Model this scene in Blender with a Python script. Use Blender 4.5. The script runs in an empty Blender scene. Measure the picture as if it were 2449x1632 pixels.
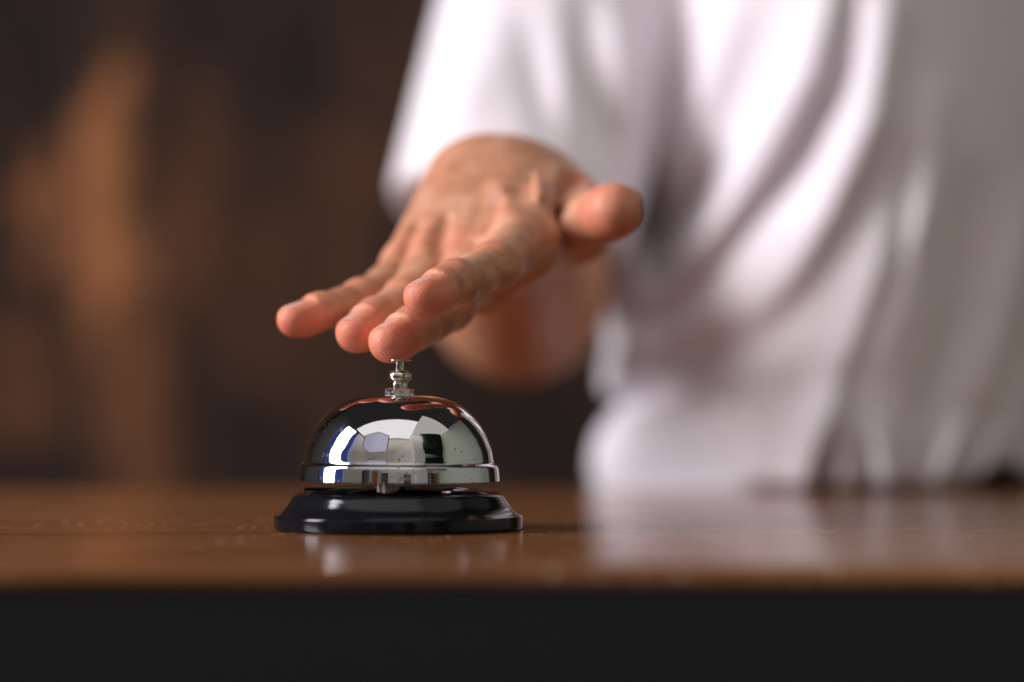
import bpy, bmesh, math
import numpy as np
from mathutils import Vector, Matrix

# ------------------------------------------------------------------ camera, world, lamps, exposure
S = bpy.context.scene
COL = S.collection
R = math.radians
CAM = (0.039, -0.83, 0.041)
cd = bpy.data.cameras.new('camera'); cam = bpy.data.objects.new('camera', cd); COL.objects.link(cam)
cam.location = CAM; cam.rotation_euler = (R(90), 0, 0)
cd.lens = 85; cd.sensor_width = 36; cd.shift_y = 165/2449
cd.clip_start = 0.02; cd.clip_end = 60
cd.dof.use_dof = True; cd.dof.focus_distance = 0.822; cd.dof.aperture_fstop = 2.7; cd.dof.aperture_blades = 0
S.camera = cam

W = bpy.data.worlds.new('World'); S.world = W; W.use_nodes = True
W.node_tree.nodes['Background'].inputs[0].default_value = (0.9, 0.85, 0.9, 1)
W.node_tree.nodes['Background'].inputs[1].default_value = 0.025

def area(name, loc, target, sx, sy, power, color):
    l = bpy.data.lights.new(name, 'AREA'); l.shape = 'RECTANGLE'; l.size = sx; l.size_y = sy
    l.energy = power; l.color = color
    o = bpy.data.objects.new(name, l); COL.objects.link(o); o.location = loc
    o.rotation_euler = (Vector(target)-Vector(loc)).to_track_quat('-Z', 'Y').to_euler()
    return o
area('window_light', (-1.68, -0.20, 0.84), (0, 0, 0.05), 0.55, 1.45, 58, (1.0, 0.94, 0.97))
area('sky_light', (-1.82, -0.27, 0.84), (0, 0, 0.05), 1.45, 1.6, 2.2, (0.05, 0.14, 0.70))
area('ceiling_light_left', (-0.75, -1.75, 3.0), (-0.75, -1.7499, 0.0), 3.5, 2.3, 31, (1.0, 0.97, 0.95))
area('ceiling_light_right', (2.0, -1.35, 3.0), (2.0, -1.3499, 0.0), 1.99, 3.1, 11, (1.0, 0.96, 0.90))
area('added_wall_fill', (0.2, -1.5, 2.9), (0.2, -3.0, 3.2), 4.4, 0.3, 11, (1.0, 0.96, 0.92))  # unseen fill lamp, added to brighten the room walls in the chrome

S.view_settings.view_transform = 'Standard'; S.view_settings.look = 'None'
S.view_settings.exposure = 0; S.view_settings.gamma = 1
S.render.engine = 'CYCLES'; S.cycles.use_denoising = True
S.cycles.max_bounces = 8; S.cycles.sample_clamp_indirect = 4

# ------------------------------------------------------------------ helpers
F = 5782.0
def P(px, py, d):                       # a measured sight line and its distance -> a point of the place
    return np.array([CAM[0]+(px-1224)*d/F, d+CAM[1], CAM[2]+(988-py)*d/F])
def H(cx, cy, d):                       # the same, from a measuring grid over the hand
    return P(620+cx/2.45, 300+cy/2.45, d)

def material(name):
    m = bpy.data.materials.new(name); m.use_nodes = True
    return m, m.node_tree, m.node_tree.nodes['Principled BSDF']
def N(nt, typ, **kw):
    n = nt.nodes.new(typ)
    for k, v in kw.items():
        if k in n.inputs: n.inputs[k].default_value = v
        else: setattr(n, k, v)
    return n
def ramp(nt, stops, fac):
    n = nt.nodes.new('ShaderNodeValToRGB'); e = n.color_ramp.elements
    while len(e) < len(stops): e.new(0.5)
    for i, (p, c) in enumerate(stops):
        e[i].position = p; e[i].color = (*c, 1) if len(c) == 3 else c
    nt.links.new(fac, n.inputs[0]); return n
def coords(nt, scale=(1,1,1), loc=(0,0,0), rot=(0,0,0)):
    t = nt.nodes.new('ShaderNodeTexCoord'); m = nt.nodes.new('ShaderNodeMapping')
    m.inputs['Scale'].default_value = scale; m.inputs['Location'].default_value = loc; m.inputs['Rotation'].default_value = rot
    nt.links.new(t.outputs['Object'], m.inputs[0]); return m.outputs[0]
def mixc(nt, fac, a, b, mode='MIX'):
    n = nt.nodes.new('ShaderNodeMix'); n.data_type = 'RGBA'; n.blend_type = mode
    for sock, v in ((n.inputs[0], fac), (n.inputs[6], a), (n.inputs[7], b)):
        if hasattr(v, 'is_linked') or hasattr(v, 'links'): nt.links.new(v, sock)
        elif isinstance(v, tuple): sock.default_value = (*v, 1)
        else: sock.default_value = v
    return n.outputs[2]
def mth(nt, op, a, b=None, clamp=False):
    n = nt.nodes.new('ShaderNodeMath'); n.operation = op; n.use_clamp = clamp
    for i, v in enumerate((a, b)):
        if v is None: continue
        if isinstance(v, (int, float)): n.inputs[i].default_value = v
        else: nt.links.new(v, n.inputs[i])
    return n.outputs[0]

def link(name, me, mat, parent=None, smooth=True):
    o = bpy.data.objects.new(name, me); COL.objects.link(o)
    if mat: me.materials.append(mat)
    if smooth: me.polygons.foreach_set('use_smooth', [True]*len(me.polygons))
    if parent: o.parent = parent
    return o
def from_bm(name, bm, mat, parent=None, smooth=True):
    me = bpy.data.meshes.new(name); bm.normal_update(); bm.to_mesh(me); bm.free()
    o = link(name, me, mat, parent, smooth)
    if smooth: me.set_sharp_from_angle(angle=R(38))
    return o
def empty(name, loc=(0,0,0)):
    o = bpy.data.objects.new(name, None); COL.objects.link(o); o.location = loc; return o
def tag(o, label=None, cat=None, kind=None, group=None):
    if label: o['label'] = label
    if cat: o['category'] = cat
    if kind: o['kind'] = kind
    if group: o['group'] = group
    return o
def lathe(prof, seg=160, close=False):
    """prof: (r, z) list; r == 0 makes a pole"""
    bm = bmesh.new(); rings = []
    for r, z in prof:
        if r < 1e-7: rings.append([bm.verts.new((0, 0, z))])
        else: rings.append([bm.verts.new((r*math.cos(2*math.pi*i/seg), r*math.sin(2*math.pi*i/seg), z)) for i in range(seg)])
    pairs = list(zip(rings, rings[1:])) + ([(rings[-1], rings[0])] if close else [])
    for A, B in pairs:
        for i in range(seg):
            j = (i+1) % seg
            if len(A) == 1 and len(B) == 1: continue
            if len(A) == 1: bm.faces.new((A[0], B[j], B[i]))
            elif len(B) == 1: bm.faces.new((A[i], A[j], B[0]))
            else: bm.faces.new((A[i], A[j], B[j], B[i]))
    bmesh.ops.recalc_face_normals(bm, faces=bm.faces)
    return bm
def spline(pts, n=8):
    """Catmull-Rom through (r, z) points"""
    p = [np.array(q, float) for q in pts]; p = [2*p[0]-p[1]] + p + [2*p[-1]-p[-2]]; out = []
    for i in range(1, len(p)-2):
        for k in range(n):
            t = k/n
            out.append(0.5*((2*p[i]) + (p[i+1]-p[i-1])*t + (2*p[i-1]-5*p[i]+4*p[i+1]-p[i+2])*t*t + (3*p[i]-p[i-1]-3*p[i+1]+p[i+2])*t**3))
    out.append(p[-2]); return [tuple(q) for q in out]
def box_bm(bm, x0, x1, y0, y1, z0, z1):
    v = [bm.verts.new(c) for c in ((x0,y0,z0),(x1,y0,z0),(x1,y1,z0),(x0,y1,z0),(x0,y0,z1),(x1,y0,z1),(x1,y1,z1),(x0,y1,z1))]
    for f in ((3,2,1,0),(4,5,6,7),(0,1,5,4),(1,2,6,5),(2,3,7,6),(3,0,4,7)): bm.faces.new([v[i] for i in f])
def box_obj(name, b, mat, parent=None, bevel=0.0):
    bm = bmesh.new(); box_bm(bm, *b)
    if bevel: bmesh.ops.bevel(bm, geom=list(bm.edges), offset=bevel, segments=3, profile=0.5, affect='EDGES')
    return from_bm(name, bm, mat, parent, smooth=False)

# ------------------------------------------------------------------ distance-field sculpting
class Field:
    def __init__(s, xs, ys, zs):
        s.x, s.y, s.z = [a.astype(np.float32) for a in (xs, ys, zs)]
        s.f = np.full((len(xs), len(ys), len(zs)), 0.2, np.float32)
    def window(s, lo, hi):
        out = []
        for a, l, h in zip((s.x, s.y, s.z), lo, hi):
            i0 = max(0, np.searchsorted(a, l)-1); i1 = min(len(a), np.searchsorted(a, h)+1); out.append(slice(i0, i1))
        return tuple(out)
    def pts(s, w):
        return s.x[w[0]][:, None, None], s.y[w[1]][None, :, None], s.z[w[2]][None, None, :]
def smin(a, b, k):
    h = np.clip(0.5+0.5*(b-a)/k, 0, 1)
    return b*(1-h)+a*h-k*h*(1-h)
def cone(X, Y, Z, a, b, ra, rb, up=None, flat=1.0):
    a = np.asarray(a, float); b = np.asarray(b, float); ab = b-a; L2 = float(ab@ab)
    dx, dy, dz = X-a[0], Y-a[1], Z-a[2]
    t = np.clip((dx*ab[0]+dy*ab[1]+dz*ab[2])/L2, 0, 1)
    dx = dx-t*ab[0]; dy = dy-t*ab[1]; dz = dz-t*ab[2]
    q = dx*dx+dy*dy+dz*dz
    if up is not None and flat != 1.0:
        u = dx*up[0]+dy*up[1]+dz*up[2]; q = q+(1/flat**2-1)*u*u
    return np.sqrt(q)-(ra+(rb-ra)*t)
def add_cone(fd, a, b, ra, rb, k, up=None, flat=1.0):
    m = max(ra, rb)+k*1.2+0.004
    w = fd.window(np.minimum(a, b)-m, np.maximum(a, b)+m)
    d = cone(*fd.pts(w), a, b, ra, rb, up, flat)
    fd.f[w] = smin(fd.f[w], d, k)
def sub_cone(fd, a, b, ra, rb, k):
    m = max(ra, rb)+k*1.2+0.002
    w = fd.window(np.minimum(a, b)-m, np.maximum(a, b)+m)
    d = cone(*fd.pts(w), a, b, ra, rb)
    fd.f[w] = -smin(-fd.f[w], d, k)
def mesh_from(fd, name):
    """surface nets on the rectilinear grid"""
    f = fd.f; neg = f < 0
    c = np.zeros(tuple(n-1 for n in f.shape), np.uint8)
    for i in (0, 1):
        for j in (0, 1):
            for k in (0, 1):
                c += neg[i:f.shape[0]-1+i, j:f.shape[1]-1+j, k:f.shape[2]-1+k]
    I, J, K = np.nonzero((c > 0) & (c < 8)); del c
    idx = np.full(tuple(n-1 for n in f.shape), -1, np.int32); idx[I, J, K] = np.arange(len(I))
    pos = np.zeros((len(I), 3)); cnt = np.zeros(len(I))
    ax = (fd.x, fd.y, fd.z)
    for a in range(3):
        b, c2 = [(1, 2), (0, 2), (0, 1)][a]
        for u in (0, 1):
            for v in (0, 1):
                o0 = [0, 0, 0]; o0[b] = u; o0[c2] = v; o1 = list(o0); o1[a] = 1
                f0 = f[I+o0[0], J+o0[1], K+o0[2]]; f1 = f[I+o1[0], J+o1[1], K+o1[2]]
                m = (f0 < 0) != (f1 < 0); t = f0[m]/(f0[m]-f1[m])
                q = np.zeros((m.sum(), 3))
                for g, G in enumerate((I, J, K)):
                    p0 = ax[g][G[m]+o0[g]]; p1 = ax[g][G[m]+o1[g]]; q[:, g] = p0+(p1-p0)*t
                pos[m] += q; cnt[m] += 1
    pos /= cnt[:, None]
    quads = []
    for a in range(3):
        b, c2 = [(1, 2), (2, 0), (0, 1)][a]
        sl0 = [slice(None)]*3; sl1 = [slice(None)]*3; sl0[a] = slice(0, -1); sl1[a] = slice(1, None)
        n0 = neg[tuple(sl0)]; n1 = neg[tuple(sl1)]
        E = np.array(np.nonzero(n0 != n1))
        ok = (E[b] > 0) & (E[c2] > 0) & (E[b] < f.shape[b]-1) & (E[c2] < f.shape[c2]-1); E = E[:, ok]
        s = n0[tuple(E)]
        def at(db, dc):
            e = E.copy(); e[b] -= db; e[c2] -= dc; return idx[tuple(e)]
        q = np.stack([at(0, 0), at(1, 0), at(1, 1), at(0, 1)], 1)
        q[~s] = q[~s][:, ::-1]; quads.append(q)
    q = np.concatenate(quads)
    me = bpy.data.meshes.new(name)
    me.vertices.add(len(pos)); me.vertices.foreach_set('co', pos.astype(np.float32).ravel())
    me.loops.add(q.size); me.loops.foreach_set('vertex_index', q.astype(np.int32).ravel())
    me.polygons.add(len(q)); me.polygons.foreach_set('loop_start', np.arange(0, q.size, 4, dtype=np.int32))
    me.update(calc_edges=True); me.validate()
    return me, pos
def relax(o, it, fac=0.5):
    m = o.modifiers.new('smooth', 'SMOOTH'); m.iterations = it; m.factor = fac
def axis(*segs):
    out = [segs[0][0]]
    for a, b, h in segs:
        n = max(1, round((b-a)/h)); out += list(a+(b-a)*(np.arange(n)+1)/n)
    return np.array(out)

# ------------------------------------------------------------------ materials
def mat_wood_top():
    m, nt, b = material('varnished_wood')
    v = coords(nt, (1.6, 22, 22)); n1 = N(nt, 'ShaderNodeTexNoise', Scale=3.0, Detail=8.0, Roughness=0.6); nt.links.new(v, n1.inputs['Vector'])
    c = ramp(nt, [(0.25, (0.09, 0.032, 0.010)), (0.5, (0.21, 0.080, 0.026)), (0.75, (0.31, 0.130, 0.045))], n1.outputs[0])
    # short pale scuffs in the varnish
    v2 = coords(nt, (2, .16, 1)); n2 = N(nt, 'ShaderNodeTexNoise', Scale=300.0, Detail=3.0); nt.links.new(v2, n2.inputs['Vector'])
    v3 = coords(nt, (1, 1, 1)); n3 = N(nt, 'ShaderNodeTexNoise', Scale=14.0, Detail=3.0); nt.links.new(v3, n3.inputs['Vector'])
    s = mth(nt, 'MULTIPLY', mth(nt, 'GREATER_THAN', n2.outputs[0], 0.64), mth(nt, 'GREATER_THAN', n3.outputs[0], 0.50))
    col = mixc(nt, mth(nt, 'MULTIPLY', s, 0.75), c.outputs[0], (0.62, 0.45, 0.32))
    nt.links.new(col, b.inputs['Base Color'])
    v4 = coords(nt); n4 = N(nt, 'ShaderNodeTexNoise', Scale=60.0, Detail=5.0); nt.links.new(v4, n4.inputs['Vector'])
    nt.links.new(mth(nt, 'MULTIPLY_ADD', n4.outputs[0], 0.10), b.inputs['Roughness'])
    nt.nodes[-1].inputs[2].default_value = 0.11
    b.inputs['Specular IOR Level'].default_value = 0.28
    bp = N(nt, 'ShaderNodeBump', Strength=0.12, Distance=0.0006); nt.links.new(n1.outputs[0], bp.inputs['Height'])
    nt.links.new(bp.outputs[0], b.inputs['Normal'])
    return m
def simple(name, col, rough, metal=0.0, **kw):
    m, nt, b = material(name)
    b.inputs['Base Color'].default_value = (*col, 1); b.inputs['Roughness'].default_value = rough; b.inputs['Metallic'].default_value = metal
    for k, v in kw.items(): b.inputs[k].default_value = v
    return m
def mat_chrome():
    m, nt, b = material('polished_chrome'); b.inputs['Metallic'].default_value = 1
    v = coords(nt); vo = N(nt, 'ShaderNodeTexVoronoi', Scale=620.0); nt.links.new(v, vo.inputs['Vector'])
    n = N(nt, 'ShaderNodeTexNoise', Scale=70.0, Detail=2.0); nt.links.new(v, n.inputs['Vector'])
    dots = mth(nt, 'MULTIPLY', mth(nt, 'LESS_THAN', vo.outputs['Distance'], 0.22), mth(nt, 'GREATER_THAN', n.outputs[0], 0.60))
    nt.links.new(mixc(nt, dots, (0.60, 0.595, 0.605), (0.08, 0.07, 0.07)), b.inputs['Base Color'])
    n2 = N(nt, 'ShaderNodeTexNoise', Scale=260.0, Detail=4.0); nt.links.new(v, n2.inputs['Vector'])
    n3 = N(nt, 'ShaderNodeTexNoise', Scale=45.0, Detail=3.0); nt.links.new(v, n3.inputs['Vector'])
    r = mth(nt, 'MULTIPLY_ADD', n3.outputs[0], 0.07); nt.nodes[-1].inputs[2].default_value = 0.0
    nt.links.new(mth(nt, 'ADD', r, mth(nt, 'MULTIPLY', dots, 0.4)), b.inputs['Roughness'])
    bp = N(nt, 'ShaderNodeBump', Strength=0.05, Distance=0.0002); nt.links.new(n2.outputs[0], bp.inputs['Height'])
    bp2 = N(nt, 'ShaderNodeBump', Strength=0.06, Distance=0.001); nt.links.new(n3.outputs[0], bp2.inputs['Height']); nt.links.new(bp.outputs[0], bp2.inputs['Normal'])
    nt.links.new(bp2.outputs[0], b.inputs['Normal'])
    return m
def mat_nickel():
    m, nt, b = material('nickel'); b.inputs['Metallic'].default_value = 1
    v = coords(nt); n = N(nt, 'ShaderNodeTexNoise', Scale=900.0, Detail=4.0); nt.links.new(v, n.inputs['Vector'])
    c = ramp(nt, [(0.35, (0.36, 0.31, 0.24)), (0.55, (0.64, 0.60, 0.54))], n.outputs[0]); nt.links.new(c.outputs[0], b.inputs['Base Color'])
    r = ramp(nt, [(0.3, (0.22,)*3), (0.6, (0.08,)*3)], n.outputs[0]); nt.links.new(r.outputs[0], b.inputs['Roughness'])
    return m
def mat_enamel():
    m, nt, b = material('black_enamel')
    b.inputs['Base Color'].default_value = (0.006, 0.006, 0.008, 1); b.inputs['Roughness'].default_value = 0.11; b.inputs['Specular IOR Level'].default_value = 0.28
    v = coords(nt); n = N(nt, 'ShaderNodeTexNoise', Scale=500.0, Detail=3.0); nt.links.new(v, n.inputs['Vector'])
    bp = N(nt, 'ShaderNodeBump', Strength=0.06, Distance=0.0002); nt.links.new(n.outputs[0], bp.inputs['Height']); nt.links.new(bp.outputs[0], b.inputs['Normal'])
    return m
def mat_skin():
    m, nt, b = material('skin')
    a = N(nt, 'ShaderNodeAttribute', attribute_name='tint')
    v = coords(nt); n = N(nt, 'ShaderNodeTexNoise', Scale=75.0, Detail=7.0, Roughness=0.65); nt.links.new(v, n.inputs['Vector'])
    base = ramp(nt, [(0.34, (0.44, 0.185, 0.100)), (0.52, (0.57, 0.280, 0.165)), (0.70, (0.70, 0.39, 0.26))], n.outputs[0])
    sep = N(nt, 'ShaderNodeSeparateColor'); nt.links.new(a.outputs['Color'], sep.inputs[0])
    c1 = mixc(nt, sep.outputs[0], base.outputs[0], (0.80, 0.20, 0.125))
    c2 = mixc(nt, sep.outputs[1], c1, (0.36, 0.15, 0.085))
    nt.links.new(c2, b.inputs['Base Color'])
    nt.links.new(mth(nt, 'MULTIPLY_ADD', sep.outputs[2], -0.27), b.inputs['Specular IOR Level']); nt.nodes[-1].inputs[2].default_value = 0.33
    b.inputs['Subsurface Weight'].default_value = 0.18; b.inputs['Subsurface Radius'].default_value = (1.0, 0.32, 0.16)
    b.inputs['Subsurface Scale'].default_value = 0.004
    b.inputs['Roughness'].default_value = 0.45; b.inputs['Specular IOR Level'].default_value = 0.33
    vo = N(nt, 'ShaderNodeTexVoronoi', Scale=950.0, feature='DISTANCE_TO_EDGE'); nt.links.new(v, vo.inputs['Vector'])
    n2 = N(nt, 'ShaderNodeTexNoise', Scale=420.0, Detail=5.0); nt.links.new(v, n2.inputs['Vector'])
    n3 = N(nt, 'ShaderNodeTexNoise', Scale=130.0, Detail=3.0); nt.links.new(v, n3.inputs['Vector'])
    h = mth(nt, 'ADD', mth(nt, 'MULTIPLY', vo.outputs[0], 0.5), mth(nt, 'ADD', n2.outputs[0], mth(nt, 'MULTIPLY', n3.outputs[0], 1.0)))
    bp = N(nt, 'ShaderNodeBump', Strength=0.55, Distance=0.0005); nt.links.new(h, bp.inputs['Height']); nt.links.new(bp.outputs[0], b.inputs['Normal'])
    return m
def mat_cotton():
    m, nt, b = material('white_cotton')
    v = coords(nt); n = N(nt, 'ShaderNodeTexNoise', Scale=14.0, Detail=6.0); nt.links.new(v, n.inputs['Vector'])
    c = ramp(nt, [(0.3, (0.76, 0.72, 0.76)), (0.7, (0.84, 0.80, 0.83))], n.outputs[0]); nt.links.new(c.outputs[0], b.inputs['Base Color'])
    b.inputs['Roughness'].default_value = 0.9; b.inputs['Sheen Weight'].default_value = 0.15
    n2 = N(nt, 'ShaderNodeTexNoise', Scale=60.0, Detail=4.0); nt.links.new(v, n2.inputs['Vector'])
    bp = N(nt, 'ShaderNodeBump', Strength=0.15, Distance=0.001); nt.links.new(n2.outputs[0], bp.inputs['Height']); nt.links.new(bp.outputs[0], b.inputs['Normal'])
    return m
def mat_wall():
    """dark stained old boards with bare, worn patches of their own shape"""
    m, nt, b = material('dark_stained_boards')
    v = coords(nt, (3.2, 1, 0.9)); n = N(nt, 'ShaderNodeTexNoise', Scale=2.2, Detail=6.0, Roughness=0.6, Distortion=0.3); nt.links.new(v, n.inputs['Vector'])
    base = ramp(nt, [(0.3, (0.008, 0.005, 0.005)), (0.48, (0.026, 0.013, 0.008)), (0.66, (0.070, 0.029, 0.012))], n.outputs[0])
    t = N(nt, 'ShaderNodeTexCoord'); nz = N(nt, 'ShaderNodeTexNoise', Scale=9.0, Detail=7.0, Roughness=0.6); nt.links.new(t.outputs['Object'], nz.inputs['Vector'])
    off = nt.nodes.new('ShaderNodeVectorMath'); off.operation = 'MULTIPLY_ADD'; nt.links.new(nz.outputs['Color'], off.inputs[0])
    off.inputs[1].default_value = (0.15, 0, 0.30); nt.links.new(t.outputs['Object'], off.inputs[2])
    tot = None
    for (px, py, rx, rz, amp, tilt) in WORN:
        q = P(px, py, 2.6); mp = N(nt, 'ShaderNodeMapping', vector_type='TEXTURE')
        mp.inputs['Location'].default_value = (q[0]+0.075, 0, q[2]+0.15); mp.inputs['Rotation'].default_value = (0, R(tilt), 0)
        mp.inputs['Scale'].default_value = (rx*2.6/F, 1000, rz*2.6/F); nt.links.new(off.outputs[0], mp.inputs[0])
        ln = nt.nodes.new('ShaderNodeVectorMath'); ln.operation = 'LENGTH'; nt.links.new(mp.outputs[0], ln.inputs[0])
        mr = N(nt, 'ShaderNodeMapRange', interpolation_type='SMOOTHSTEP'); nt.links.new(ln.outputs['Value'], mr.inputs[0])
        for i, vv in zip((1, 2, 3, 4), (0.35, 1.25, amp, 0.0)): mr.inputs[i].default_value = vv
        tot = mr.outputs[0] if tot is None else mth(nt, 'MAXIMUM', tot, mr.outputs[0])
    fib = N(nt, 'ShaderNodeTexNoise', Scale=2.6, Detail=7.0, Roughness=0.65); nt.links.new(coords(nt, (7, 1, 0.8)), fib.inputs['Vector'])
    fr = ramp(nt, [(0.36, (0.10,)*3), (0.50, (0.75,)*3), (0.62, (1.0,)*3)], fib.outputs[0])
    oi = nt.nodes.new('ShaderNodeObjectInfo'); tn = mth(nt, 'MULTIPLY_ADD', oi.outputs['Random'], 0.75); nt.nodes[-1].inputs[2].default_value = 0.55
    hs = nt.nodes.new('ShaderNodeHueSaturation'); nt.links.new(tn, hs.inputs['Value']); nt.links.new(base.outputs[0], hs.inputs['Color'])
    nt.links.new(mixc(nt, mth(nt, 'MULTIPLY', tot, fr.outputs[0]), hs.outputs[0], (0.62, 0.235, 0.085)), b.inputs['Base Color'])
    b.inputs['Roughness'].default_value = 0.75; b.inputs['Specular IOR Level'].default_value = 0.25
    return m
WORN = [(255, 330, 70, 240, 0.72, 10), (245, 600, 115, 300, 0.66, 5), (90, 540, 80, 140, 0.60, 0), (430, 600, 65, 240, 0.22, 4),
        (60, 880, 130, 170, 0.22, 0), (330, 1000, 110, 240, 0.24, 0), (480, 330, 50, 90, 0.16, 0), (820, 450, 150, 260, 0.10, 0), (640, 720, 140, 300, 0.10, 0)]
WOOD = mat_wood_top(); CHROME = mat_chrome(); NICKEL = mat_nickel(); BLACK = mat_enamel(); SKIN = mat_skin(); COTTON = mat_cotton(); WALL = mat_wall()
EDGE = simple('shaded_black_edge', (0.012, 0.012, 0.0125), 0.55)  # counter front: black paint with its unlit darkness put into the colour
NAIL = simple('fingernail', (0.74, 0.42, 0.33), 0.28, **{'Subsurface Weight': 0.2, 'Subsurface Scale': 0.002})
DENIM = simple('dark_brown_cloth', (0.035, 0.022, 0.02), 0.9)

# ------------------------------------------------------------------ setting: boards behind, counter
wall = empty('wall', (0, 1.78, 0)); tag(wall, 'dark stained vertical board wall with bare orange patches behind the person', kind='structure')
x = -.341-.16*8.85; rs = np.random.RandomState(4)
while x < 2.0:
    w = 0.16 if x < -.35 else 0.13+0.05*rs.rand()
    o = box_obj('board', (x, x+w-0.003, 0, 0.02+0.003*rs.rand(), -1.0, 1.9), WALL, wall, 0.002); x += w

counter = empty('counter', (0, 0, 0)); tag(counter, 'long brown varnished wooden counter with a black front edge under the bell', 'counter')
bm = bmesh.new(); box_bm(bm, -1.6, 2.0, -0.1940, 0.425, -0.0046, 0)
bmesh.ops.bevel(bm, geom=[e for e in bm.edges if all(v.co.z > -0.001 for v in e.verts)], offset=0.0038, segments=7, profile=0.5, affect='EDGES')
from_bm('tabletop', bm, WOOD, counter, smooth=False)
box_obj('front_edge', (-1.6, 2.0, -0.1930, -0.182, -0.16, -0.0048), EDGE, counter, 0.001)
box_obj('apron', (-1.58, 1.98, -0.1815, 0.415, -0.16, -0.0050), EDGE, counter)

# ------------------------------------------------------------------ the bell
bell = empty('service_bell', (0, 0, 0)); tag(bell, 'small chrome domed call bell with black base on the wooden counter', 'bell')
mm = 0.001
base = [(0, 0.2), (41.6, 0.2), (42.4, 0.5), (42.65, 1.1), (42.65, 1.3), (42.6, 4.3), (42.58, 4.5), (42.45, 4.85), (42.2, 5.0)] + spline([(42.2, 5.0), (40.6, 5.9), (38.6, 7.6), (37.0, 9.9), (35.9, 11.6), (35.0, 12.3), (33.6, 12.5)], 6)[1:] \
     + [(31.5, 12.3), (30.8, 11.4), (29.5, 11.0), (0, 11.0)]
from_bm('base', lathe([(r*mm, z*mm) for r, z in base]), BLACK, bell)
# rubber ring under the base
from_bm('foot_ring', lathe([(36*mm, 0), (41*mm, 0), (41*mm, 0.19*mm), (36*mm, 0.19*mm)], close=True), EDGE, bell)
tilt = (0, R(0.45), 0)
outer = spline([(34.6, 16.9), (34.45, 18.5), (34.2, 21.0), (33.95, 21.9), (33.3, 22.55), (32.75, 23.0), (32.45, 23.8), (32.15, 25.2), (31.45, 28.4), (29.6, 33.0), (27.1, 37.0), (24.2, 40.2), (20.9, 42.7), (17.0, 44.5), (13.2, 45.5), (9.0, 46.0), (4.2, 46.2)], 7)
inner = [(max(r-0.9, 3.5), z-0.9 if z > 30 else z) for r, z in outer[::-1]]
inner[-1] = (33.75, 16.9)
dome = from_bm('dome', lathe([(r*mm, z*mm) for r, z in outer+inner], 224, close=True), CHROME, bell); dome.rotation_euler = tilt
# hex nut
bm = bmesh.new(); zz = 46.2
ring = []
for z, r in ((zz, 4.9), (zz+0.25, 5.1), (zz+1.95, 5.1), (zz+2.2, 4.8)):
    ring.append([bm.verts.new((r*mm*math.cos(R(60*i+14)), r*mm*math.sin(R(60*i+14)), z*mm)) for i in range(6)])
for A, B in zip(ring, ring[1:]):
    for i in range(6): bm.faces.new((A[i], A[(i+1) % 6], B[(i+1) % 6], B[i]))
bm.faces.new(ring[0][::-1]); bm.faces.new(ring[-1])
nut = from_bm('hex_nut', bm, NICKEL, bell, smooth=False)
col = spline([(2.72, 48.35), (2.72, 50.0), (2.6, 50.35)], 3)
ball = [(4.05*math.cos(t)**0.62, 52.55+2.2*math.sin(t)) for t in np.linspace(-1.12, 1.30, 34)]
fin = from_bm('finial', lathe([(0, 48.3*mm)]+[(r*mm, z*mm) for r, z in col+ball]+[(0, ball[-1][1]*mm)], 72), NICKEL, bell)
stem = from_bm('plunger', lathe([(0, 53*mm), (1.55*mm, 53*mm), (1.55*mm, 57.6*mm), (0, 57.6*mm)], 48), NICKEL, bell)
btn = from_bm('push_button', lathe([(r*mm, z*mm) for r, z in [(0, 57.6), (2.0, 57.6), (3.7, 57.75), (4.0, 57.95), (3.95, 58.12), (3.2, 58.22), (0, 58.25)]], 64), NICKEL, bell)
for o in (nut, fin, stem, btn): o.rotation_euler = tilt
# post with knurled sleeve seen through the gap
kn = []
bm = bmesh.new(); A = []
for z in np.linspace(11.1, 26, 2):
    A.append([bm.verts.new(((3.3+0.12*(i % 2))*mm*math.cos(2*math.pi*i/72)-2.6*mm, (3.3+0.12*(i % 2))*mm*math.sin(2*math.pi*i/72)-24*mm, z*mm)) for i in range(72)])
for i in range(72): bm.faces.new((A[0][i], A[0][(i+1) % 72], A[1][(i+1) % 72], A[1][i]))
bm.faces.new(A[0][::-1]); bm.faces.new(A[1])
post = from_bm('post', bm, simple('dull_steel', (.22, .20, .19), .35, 1.0), bell, smooth=False)
# striker lever: a bent black plate across the base
bm = bmesh.new()
box_bm(bm, -31.5*mm, -10*mm, -6*mm, 6*mm, 13.4*mm, 14.4*mm); box_bm(bm, -31.9*mm, -31.5*mm, -5*mm, -3.6*mm, 12.6*mm, 14.3*mm)
from_bm('striker_lever', bm, BLACK, bell, smooth=False)
cup = from_bm('mechanism_plate', lathe([(r*mm, z*mm) for r, z in [(0, 14.8), (21, 14.6), (26, 13.8), (29.4, 13.0), (30.6, 12.4), (30.7, 11.3)]], 96), BLACK, bell)

# ------------------------------------------------------------------ the person
person = empty('person', (0.25, 0.62, 0))
tag(person, 'person in a white short sleeved tee pressing the bell with one finger', 'person')

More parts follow.
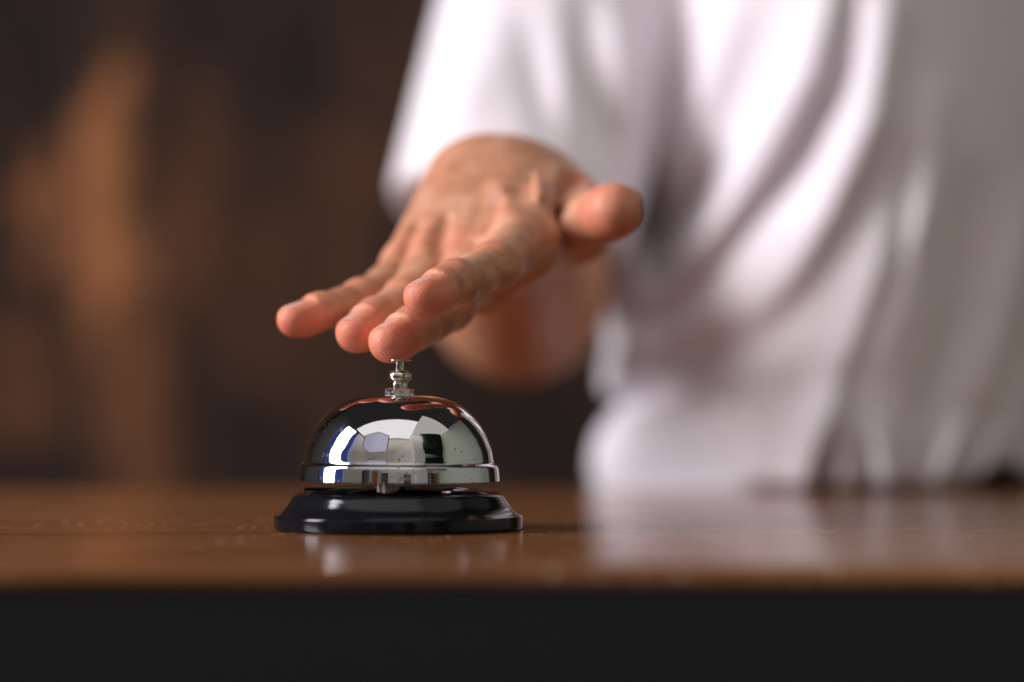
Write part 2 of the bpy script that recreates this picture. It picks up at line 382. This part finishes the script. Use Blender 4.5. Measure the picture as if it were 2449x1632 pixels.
tips = {}
fingers = dict(
    index=[H(968,1012,.822), H(1150,938,.836), H(1385,850,.864), H(1530,690,.904)],
    middle=[H(768,1276,.8375), H(915,1205,.851), H(1115,1085,.876), H(1262,850,.915)],
    ring=[H(570,1222,.850), H(690,1155,.862), H(860,1055,.886), H(1020,850,.922)],
    little=[H(215,1146,.862), H(365,1112,.869), H(600,1048,.886), H(885,880,.926)])
frad = dict(index=(6.5,7.2,8.2,10.0), middle=(7.0,7.5,8.5,10.4), ring=(6.8,7.2,8.2,10.0), little=(5.9,6.2,7.1,9.4))
wr_u = H(1190,350,.965); wr_r = H(1600,400,.965); wr_c = H(1400,330,.967)
elbow = P(1240,712,1.26); shoulder = P(1440,-330,1.40)
fwd = fingers['middle'][3]-wr_c; fwd /= np.linalg.norm(fwd)
side = fingers['index'][3]-fingers['little'][3]; side -= fwd*(side@fwd); side /= np.linalg.norm(side)
dors = np.cross(side, fwd); dors *= np.sign(dors[2]); dors /= np.linalg.norm(dors)

xs = axis((-.052,.098,.0007),(.098,.30,.004)); ys = axis((-.022,.150,.00075),(.150,.62,.004)); zs = axis((.040,.160,.0007),(.160,.46,.004))
palm = Field(xs, ys, zs)
def lerp(a, b, t): return a+(b-a)*t
# arm
add_cone(palm, lerp(wr_u, wr_r, .5)-dors*.006, lerp(wr_c, elbow, .28), .024, .027, .01, dors, .8)
add_cone(palm, lerp(wr_c, elbow, .28), elbow, .027, .041, .03)
arm_q = P(1268,500,1.30)
add_cone(palm, elbow, arm_q, .042, .041, .02); add_cone(palm, arm_q, shoulder, .041, .041, .02)
# metacarpals
for nme, w0, r0 in (('index', lerp(wr_u,wr_r,.78), .0135), ('middle', lerp(wr_u,wr_r,.52), .0140), ('ring', lerp(wr_u,wr_r,.3), .0135), ('little', wr_u, .0120)):
    add_cone(palm, w0, fingers[nme][3], r0, frad[nme][3]*.001+.0003, .016)
# palm pads, web of the thumb
imc, lmc, mmc, rmc = (fingers[k][3] for k in ('index', 'little', 'middle', 'ring'))
add_cone(palm, mmc-dors*.006, wr_c-dors*.010, .012, .015, .012)
add_cone(palm, lmc-dors*.006, wr_u-dors*.008, .009, .014, .012)
add_cone(palm, imc-dors*.005, lerp(imc, wr_r, .6)-dors*.010, .010, .014, .012)
t0 = H(1700,430,.966)
tm = H(1895,545,.940); ti = H(1948,572,.913); tt = H(2080,515,.893)
thumb_r = (.0130, .0102, .0100, .0100)
add_cone(palm, t0, tm, thumb_r[0]+.001, thumb_r[1], .014)
add_cone(palm, lerp(t0,tm,.5)-dors*.006, lerp(imc, wr_r,.35)-dors*.006, .0110, .0100, .014)
# webs between finger roots
for a, b in (('index','middle'),('middle','ring'),('ring','little')):
    A = lerp(fingers[a][3], fingers[a][2], .30); B = lerp(fingers[b][3], fingers[b][2], .30)
    add_cone(palm, A-dors*.003, B-dors*.003, .0050, .0050, .007)
add_cone(palm, H(1900,660,.948), lerp(imc, wr_r, .5)-dors*.010, .0085, .010, .012)
# tendons fanning over the back of the hand, knuckles, hollows, veins
def HS(cx, cy, lift=0.0):                # where a sight line meets the back of the hand
    o = np.array(CAM); v = H(cx, cy, 1.0)-o; t = ((mmc+dors*(.0118+lift)-o)@dors)/(v@dors); return o+v*t
for nme, w, r_ in (('index',.62,.0024),('middle',.52,.0019),('ring',.42,.0015),('little',.30,.0012)):
    A = lerp(wr_u, wr_r, w)+dors*.0120; B = fingers[nme][3]+dors*(frad[nme][3]*.001-.0002)
    add_cone(palm, lerp(A,B,.30), B, r_*.7, r_, .0045)
for nme in ('index','middle','ring','little'):
    q = fingers[nme][3]+dors*(frad[nme][3]*.001-.0050)
    add_cone(palm, q, q+fwd*.004, .0066, .0060, .006)
for a, b, ln, dp in (('index','middle',.34,.0125),('middle','ring',.20,.0128),('ring','little',.16,.0125)):
    m_ = lerp(fingers[a][3], fingers[b][3], .5)
    sub_cone(palm, m_+dors*(dp-.0006)+fwd*.010, lerp(m_, wr_c, ln)+dors*.0146, .0036, .0014, .005)
add_cone(palm, HS(1510,300,-.0055), HS(1445,470,-.0022), .0024, .0026, .007); add_cone(palm, HS(1445,470,-.0022), HS(1325,690,-.0014), .0026, .0026, .006)
for a, b in (((1370,470),(1340,580)), ((1530,350),(1570,460))): sub_cone(palm, HS(*a, .0036), HS(*b, .0036), .0030, .0020, .007)
for a, b in (((1140,560),(1200,700)), ((1240,420),(1130,560)), ((1620,300),(1640,430))): add_cone(palm, HS(*a, -.0012), HS(*b, -.0012), .0013, .0013, .003)
sub_cone(palm, H(1840,350,.945), H(1775,620,.918), .0045, .0055, .006)
hand = palm.f.copy()
fingf = []
def finger(pts, rad, dn, tipk=.006, names=None):
    fd = Field.__new__(Field); fd.x, fd.y, fd.z = palm.x, palm.y, palm.z
    lo = np.min(pts, 0)-.022; hi = np.max(pts, 0)+.022; w = palm.window(lo, hi)
    X, Y, Z = palm.pts(w); f = np.full(hand[w].shape, .2, np.float32)
    n = len(pts)
    for i in range(n-1):
        a, b = pts[i], pts[i+1]; ra, rb = rad[i]*.001, rad[i+1]*.001
        mid = lerp(a, b, .5); rmid = (ra+rb)/2*(.955 if i else .99)
        f = smin(f, cone(X,Y,Z,a,mid,ra,rmid), .003); f = smin(f, cone(X,Y,Z,mid,b,rmid,rb), .003)
    ax0 = (pts[0]-pts[1])/np.linalg.norm(pts[0]-pts[1])
    up = dn-ax0*(dn@ax0); up /= np.linalg.norm(up)
    r0 = rad[0]*.001
    # pulp: full below, flatter on the nail side
    f = smin(f, cone(X,Y,Z,pts[0]-up*.0012-ax0*.003,pts[0]-up*.0008+ax0*.0012,r0*.97,r0*.86), .004)
    # flat for the nail
    h = (X-(pts[0]+up*r0*.90)[0])*up[0]+(Y-(pts[0]+up*r0*.90)[1])*up[1]+(Z-(pts[0]+up*r0*.90)[2])*up[2]
    s = (X-pts[0][0])*ax0[0]+(Y-pts[0][1])*ax0[1]+(Z-pts[0][2])*ax0[2]
    m = np.clip((s+.0085)/.002, 0, 1)
    f = np.where(m > 0, -smin(-f, -(h)*1.0+(1-m)*.01, .0025), f)
    # creases round the joints
    for j in range(1, n-1):
        q = pts[j]; axj = (pts[j-1]-pts[j+1]); axj /= np.linalg.norm(axj)
        s = (X-q[0])*axj[0]+(Y-q[1])*axj[1]+(Z-q[2])*axj[2]
        upj = dn-axj*(dn@axj); upj /= np.linalg.norm(upj)
        hh = (X-q[0])*upj[0]+(Y-q[1])*upj[1]+(Z-q[2])*upj[2]
        near = np.clip(1-(np.abs(f))/.004, 0, 1)
        top = np.clip(hh/(rad[j]*.001)*1.3, 0, 1); bot = np.clip(-hh/(rad[j]*.001)*1.6, 0, 1)
        for off, am in ((-.0036,.00035),(-.0014,.0007),(.0010,.0007),(.0034,.00045)):
            f = f+near*top*am*(.55 if j == 1 else 1)*np.exp(-((s-off-.0006*np.sin(hh*900+j))/.0007)**2)
        f = f-near*top*(.0016 if j == n-2 else .0009)*np.exp(-(s/.0055)**2)
        f = f+near*bot*.0006*np.exp(-(s/.0011)**2)
    return w, f, (pts[0], ax0, up, r0)
for k in ('index','middle','ring','little'):
    w, f, tp = finger(fingers[k], frad[k], dors); fingf.append((w, f)); tips[k] = tp
tdors = np.array([.35,1.0,.45]); tdors /= np.linalg.norm(tdors)
w, f, tp = finger([tt, ti, tm], [thumb_r[3]*1000, thumb_r[2]*1000, thumb_r[1]*1000], tdors); fingf.append((w, f)); tips['thumb'] = tp
out = hand.copy()
for w, f in fingf:
    out[w] = smin(out[w], smin(hand[w], f, .006), .0010)
palm.f = out
me, pos = mesh_from(palm, 'body'); del out, hand, fingf
# redness of fingertips and knuckles, darker spots, as skin colour; joint creases tinted darker
red = np.zeros(len(pos)); dark = np.zeros(len(pos))
for k, (c, a, u, r) in tips.items():
    d = np.linalg.norm(pos-(c-u*.002), axis=1); red = np.maximum(red, 1.0*np.exp(-(d/.0105)**2))
for k, p in fingers.items():
    for j, s_, am in ((1,.007,.25),(2,.008,.3),(3,.009,.30)):
        d = np.linalg.norm(pos-(p[j]+dors*frad[k][j]*.001), axis=1); red = np.maximum(red, am*np.exp(-(d/s_)**2))
for k, p in fingers.items():
    for j in (1, 2, 3):
        axj = p[j-1]-p[min(j+1, 3)]; axj /= np.linalg.norm(axj); v_ = pos-p[j]; s_ = v_@axj; hh = v_@dors
        nr = np.linalg.norm(v_, axis=1) < frad[k][j]*.001*1.35
        ln = sum(a_*np.exp(-((s_-o_-.0006*np.sin(hh*900+j))/.0006)**2) for o_, a_ in ((-.0036,.25),(-.0014,.5),(.0010,.5),(.0034,.3)))*(hh > .001)*(.45 if j == 1 else 1) + .3*np.exp(-(s_/.0007)**2)*(hh < -.001)
        if j < 3: dark = np.maximum(dark, nr*ln)
rel = pos-wr_c; ins = rel@dors
red = np.maximum(red, np.clip(-(rel@dors)/.03, 0, .25)*(pos[:,1] < .16))
for c, s_, am in ((H(1165,235,.945),.0022,.5),(H(1500,380,.93),.0035,.4),(H(1190,530,.91),.003,.25),(H(1145,945,.828),.0012,.6),(H(1230,400,.93),.003,.25)):
    d = np.linalg.norm(pos-c, axis=1)
    d2 = d-d.min(); dark = np.maximum(dark, am*np.exp(-(d2/s_)**2)*(d < d.min()+.01))
ca = me.color_attributes.new('tint', 'FLOAT_COLOR', 'POINT')
ca.data.foreach_set('color', np.stack([red, dark, np.clip((pos[:, 1]-.12)/.05, 0, 1), red*0+1], 1).astype(np.float32).ravel())
body = link('body', me, SKIN, person); relax(body, 1, .5)
vg = body.vertex_groups.new(name='arm'); vg.add([int(i) for i in np.nonzero(pos[:, 1] > .146)[0]], 1.0, 'REPLACE')
m_ = body.modifiers.new('smooth_arm', 'SMOOTH'); m_.iterations = 30; m_.factor = .5; m_.vertex_group = 'arm'
body.matrix_parent_inverse = Matrix.Translation(person.location).inverted()
# nails
for k, (c, a, u, r) in tips.items():
    sd = np.cross(a, u); bm = bmesh.new(); lay = []
    L, Wd = r*1.45, r*.80
    for lift in (.0, -.0011):
        g = []
        for i in range(15):
            t = i/14; row = []
            for j in range(13):
                s_ = j/6-1; wd = Wd*(1-.30*(1-t)**4-.22*t**6)
                y_ = -L*.78+L*t*1.28-(s_*s_)*L*(.14*t-.10*(1-t))
                hgt = r*.90+.00045-(s_*s_)*r*.26-.0009*t*t-.0012*(1-t)**5+lift
                row.append(bm.verts.new(tuple(c+a*y_+sd*s_*wd+u*hgt)))
            g.append(row)
        lay.append(g)
        for i in range(14):
            for j in range(12): bm.faces.new((g[i][j], g[i][j+1], g[i+1][j+1], g[i+1][j]))
    rim_ = lambda g: [g[0][j] for j in range(13)]+[g[i][12] for i in range(1, 15)]+[g[14][j] for j in range(11, -1, -1)]+[g[i][0] for i in range(13, 0, -1)]
    A, B = rim_(lay[0]), rim_(lay[1])
    for i in range(len(A)): bm.faces.new((A[i], A[(i+1) % len(A)], B[(i+1) % len(A)], B[i]))
    bmesh.ops.recalc_face_normals(bm, faces=bm.faces)
    nl = from_bm('fingernail', bm, NAIL, None); nl.parent = body

# shirt
sf = Field(axis((-.06,.50,.0032)), axis((.25,.74,.0035)), axis((-.12,.50,.0032)))
X, Y, Z = sf.pts((slice(None),)*3)
zl = []; xl = []
for px, py in ((1445,1300),(1435,1190),(1418,1130),(1432,1050),(1495,965),(1455,880),(1475,740),(1495,620),(1560,480),(1560,300),(1530,0),(1500,-400)):
    q = P(px, py, 1.33); zl.append(q[2]); xl.append(q[0])
XL = np.interp(Z, zl, xl); XR = .40
cx = (XL+XR)/2; aa = (XR-XL)/2; bb = .118+.01*np.sin(Z*9); cy = .515; Y0 = Y; Y = Y-np.minimum(np.sqrt((.47*(X-.215))**2+.022**2)-.022+.08*np.clip(X-.215, 0, .2), .11)*np.clip((.60-Y)/.08, 0, 1)
e = np.sqrt(((X-cx)/aa)**2+((Y-cy)/bb)**2)
d = (e-1)*bb*1.0
d = np.where(e > .05, (e-1)*np.minimum(aa, bb)*1.1, d)*.93
d = np.maximum(d, Z-.46)
def stroke(ptl, w, amp, dd=1.24, taper=True):
    q = np.array([P(px, py, dd) for px, py in ptl]); L_ = np.linalg.norm(np.diff(q, axis=0), axis=1); c_ = np.concatenate([[0], np.cumsum(L_)])
    xx, zz_ = X[:, 0, :], Z[0, 0, :][None, :]+0*X[:, 0, :]; best = None
    for n_, (a, b) in enumerate(zip(q, q[1:])):
        ax_, az_ = a[0], a[2]; bx, bz = b[0]-a[0], b[2]-a[2]; L = bx*bx+bz*bz
        t = np.clip(((xx-ax_)*bx+(zz_-az_)*bz)/L, 0, 1)
        r = np.hypot(xx-ax_-t*bx, zz_-az_-t*bz); u_ = (c_[n_]+t*L_[n_])/c_[-1]
        if best is None: best, bu = r, u_
        else: m_ = r < best; best = np.where(m_, r, best); bu = np.where(m_, u_, bu)
    w = w*dd/F; tp = np.sin(np.pi*np.clip(bu*.8+.1, 0, 1))**.8 if taper else 1
    return (amp*tp*np.exp(-(best/w)**2))[:, None, :]
disp = 0
for pl, w, am in [
    ([(1780,-60),(1710,150),(1650,330),(1590,440)], 60, .012),
    ([(1990,-40),(1920,200),(1810,400),(1690,580),(1630,680)], 50, .017),
    ([(2025,20),(1995,200),(1910,380),(1790,540),(1680,680),(1580,800)], 32, -.015),
    ([(2110,20),(2065,300),(1960,520),(1840,740),(1740,880)], 48, .014),
    ([(1730,380),(1650,520),(1580,660)], 32, -.016),
    ([(1860,760),(1720,880),(1580,980)], 60, -.022),
    ([(2230,250),(2170,520),(2070,780),(1960,980),(1900,1120)], 50, .008),
    ([(2180,380),(2120,680),(2020,940)], 24, -.010),
    ([(1580,570),(1500,680),(1460,780)], 34, .018), ([(1570,790),(1490,900),(1430,980)], 36, .016),
    ([(1700,1030),(1540,1060),(1460,1130)], 62, .007),
    ([(1980,960),(1925,1090),(1900,1230)], 26, .016), ([(1880,940),(1865,1230)], 24, -.005),
    ([(2010,1010),(2005,1120),(2030,1230)], 19, .010), ([(1985,1060),(1965,1230)], 15, -.008),
    ([(2080,1030),(2100,1120),(2115,1230)], 18, .010), ([(2060,1060),(2055,1230)], 14, -.008),
    ([(2310,1010),(2240,1130),(2190,1240)], 16, .010), ([(2240,1070),(2170,1220)], 14, -.007),
    ([(2430,1020),(2350,1140),(2300,1240)], 16, .010), ([(2370,1070),(2290,1220)], 14, -.010),
    ([(2470,480),(2420,720),(2360,950)], 40, .010), ([(2320,450),(2290,760),(2220,1000)], 42, -.010),
    ([(1515,-60),(1535,200),(1565,420),(1610,660)], 32, -.020)]:
    disp = disp+stroke(pl, w, am)
d0 = d.copy(); d = d-disp*np.clip((cy+.02-Y)/.05, 0, 1)
Y = Y0
# sleeve
s0 = P(1212,560,1.29); s1 = P(1450,-330,1.40)
ds = cone(X,Y,Z,s0,s1,.0660,.0740)
sl = 0
for pl, w, am in [([(1250,0),(1290,200),(1330,350)], 45, -.006), ([(1400,0),(1390,150),(1440,330),(1450,450)], 40, -.008), ([(1470,0),(1490,150),(1510,280)], 26, .007),
                  ([(1160,100),(1080,320)], 60, .005), ([(1340,100),(1350,300)], 30, .004)]:
    sl = sl+stroke(pl, w, am, 1.25)
ds0 = ds.copy(); ds = ds-sl*np.clip((s0[1]+.03-Y)/.04, 0, 1)
# hem plane of the sleeve
hl = P(905,470,1.30); hr = P(1485,625,1.28); ax_s = (s0-s1)/np.linalg.norm(s0-s1)
hn = np.cross(hr-hl, np.array([0, 1, -.28])); hn /= np.linalg.norm(hn); hn *= np.sign(-hn[2])
hem = (X-hl[0])*hn[0]+(Y-hl[1])*hn[1]+(Z-hl[2])*hn[2]
def shell(dd, t=.0062): return np.maximum(dd, -(dd+t))
hemz = -.028+.033*np.clip((X-.15)/.17, 0, 1)+.012*np.sin(X*70)*np.clip((X-.15)/.1, 0, 1)
hemz = np.where(Y < .432, np.maximum(hemz, .0015), hemz); dt = np.maximum(np.maximum(d, -(d0+.036)), hemz-Z)
# the sleeve joins the torso shell; cloth inside the other volume goes
slv = np.maximum(np.maximum(ds, -(ds0+.0145)), hem)
slv = np.maximum(slv, -(d0+.036)); dt = np.maximum(dt, -np.maximum(ds0+.0145, hem))
full = smin(slv, dt, .012)
sf.f = full.astype(np.float32)
sf.f[:, :, -1] = .1; sf.f[-1] = .1; sf.f[0] = .1; sf.f[:, :, 0] = .1; sf.f[:, 0] = .1; sf.f[:, -1] = .1
me, _ = mesh_from(sf, 'shirt'); shirt = link('shirt', me, COTTON, person); relax(shirt, 6, .5)
shirt.matrix_parent_inverse = Matrix.Translation(person.location).inverted(); del full, dt, slv, d, ds, e, sf
# trousers under the shirt
tf = Field(axis((.04,.48,.006)), axis((.46,.74,.006)), axis((-.80,.10,.01)))
X, Y, Z = tf.pts((slice(None),)*3)
hip = np.sqrt(((X-.262)/.150)**2+((Y-.575)/.085)**2); dh = np.maximum((hip-1)*.09, np.maximum(Z-.05, -.30-Z))
l1 = cone(X,Y,Z,(.19,.59,-.2),(.18,.62,-1.0),.082,.06); l2 = cone(X,Y,Z,(.34,.59,-.2),(.35,.62,-1.0),.082,.06)
tf.f = np.maximum(smin(smin(dh, l1, .03), l2, .03), -.78-Z).astype(np.float32)
tf.f[:, :, 0] = .1
me, _ = mesh_from(tf, 'trousers'); tr = link('trousers', me, DENIM, person); tr.matrix_parent_inverse = Matrix.Translation(person.location).inverted()

# ------------------------------------------------------------------ things in front of the counter that the chrome mirrors
def panel(name, loc, target, w, h, mat, parent=None, poly=None, thick=.01, roll=0):
    bm = bmesh.new(); pl = poly or [(-.5,-.5),(.5,-.5),(.5,.5),(-.5,.5)]
    a = [bm.verts.new((p[0]*w, p[1]*h, 0)) for p in pl]; b = [bm.verts.new((p[0]*w, p[1]*h, -thick)) for p in pl]
    bm.faces.new(a); bm.faces.new(b[::-1]); n = len(pl)
    for i in range(n): bm.faces.new((a[i], b[i], b[(i+1) % n], a[(i+1) % n]))
    bmesh.ops.recalc_face_normals(bm, faces=bm.faces)
    o = from_bm(name, bm, mat, parent, smooth=False); o.location = loc
    o.rotation_euler = ((Vector(target)-Vector(loc)).to_track_quat('Z', 'Y').to_matrix() @ Matrix.Rotation(roll, 3, 'Z')).to_euler(); return o
GREEN = simple('dark_green_glass', (0.008, 0.022, 0.012), 0.15)
GREY = simple('lavender_fabric', (0.50, 0.47, 0.62), 0.8); RIM = simple('dark_rim', (0.02, 0.02, 0.03), 0.6)
CREAM = simple('cream_paint', (0.82, 0.78, 0.70), 0.9)
rw = empty('room_wall', (0, -3.0, 0)); tag(rw, kind='structure')
WHITE = simple('white_paint', (0.88, 0.86, 0.82), 0.8); PALE = simple('pale_green_paint', (0.74, 0.82, 0.66), 0.9); INV = Matrix.Translation(rw.location).inverted()
for nme, bx, mt in (('front_face', (-2.6, 3.0, -3.1, -3.0, -1.0, 3.1), CREAM), ('side_face', (3.0, 3.1, -3.0, 3.5, -1.0, 3.1), PALE),
                    ('side_face', (-2.7, -2.6, -3.0, -1.25, -1.0, 3.1), CREAM), ('side_face', (-2.7, -2.6, 0.62, 3.5, -1.0, 3.1), simple('grey_paint', (0.42, 0.40, 0.42), 0.9)), ('pillar', (0.95, 1.65, -2.999, -2.3, -1.0, 3.0), WHITE)):
    box_obj(nme, bx, mt, rw).matrix_parent_inverse = INV
gw = panel('window', (2.05, -1.70, 1.75), (0, 0, 0.02), 1.35, 1.85, GREEN, roll=R(14)); tag(gw, 'dark green window pane mirrored in the right half of the bell dome', 'window')
rp = empty('glow_panel', (-1.0, -1.65, 1.52)); tag(rp, 'many sided lavender panel with dark rim and added glow, mirrored in the left half of the bell dome', 'glow_panel')
pg = [(-.5,-.5),(.25,-.5),(.5,-.05),(.42,.35),(-.05,.5),(-.5,.3)]
GLOW, nt_, b_ = material('glow_panel_face'); b_.inputs['Base Color'].default_value = (.6, .58, .7, 1)
b_.inputs['Emission Color'].default_value = (.80, .78, 1.0, 1); b_.inputs['Emission Strength'].default_value = .55  # added glow lightens the mirrored panel, which is not known to be a lamp
a_ = panel('rim', (-1.0, -1.65, 1.52), (0, 0, 0.02), 1.28, 1.45, RIM, poly=pg, roll=R(-12)); b_ = panel('glow_face', tuple(Vector((-1.0, -1.65, 1.52))*.99), (0, 0, 0.02), 1.19, 1.36, GLOW, poly=pg, roll=R(-12))
for o in (a_, b_): o.parent = rp; o.matrix_parent_inverse = Matrix.Translation(rp.location).inverted()

clut = empty('clutter_boxes', (0, -2.5, 0)); tag(clut, 'added boxes of mixed colours standing in for room clutter mirrored in the bell rim', 'clutter_boxes')  # unseen boxes added only to vary the reflection in the rim
rs = np.random.RandomState(7); x = -2.0; cols = [(.03,.03,.05), (.25,.27,.32), (.05,.05,.06), (.30,.10,.04), (.5,.47,.42), (.04,.03,.03), (.12,.12,.35), (.6,.58,.55), (.02,.03,.02), (.7,.68,.64), (.03,.04,.05), (.4,.42,.38)]
inv = Matrix.Translation(clut.location).inverted(); k = 0
dm = [simple('box_paint', c, .6) for c in cols]
while x < 2.7:
    w = .14+.25*rs.rand(); h = .35+.55*rs.rand()
    box_obj('clutter_box', (x, x+w-.02, -2.52-.1*rs.rand(), -2.45, -.8, h), dm[k % len(dm)], clut, .004).matrix_parent_inverse = inv; x += w; k += 1
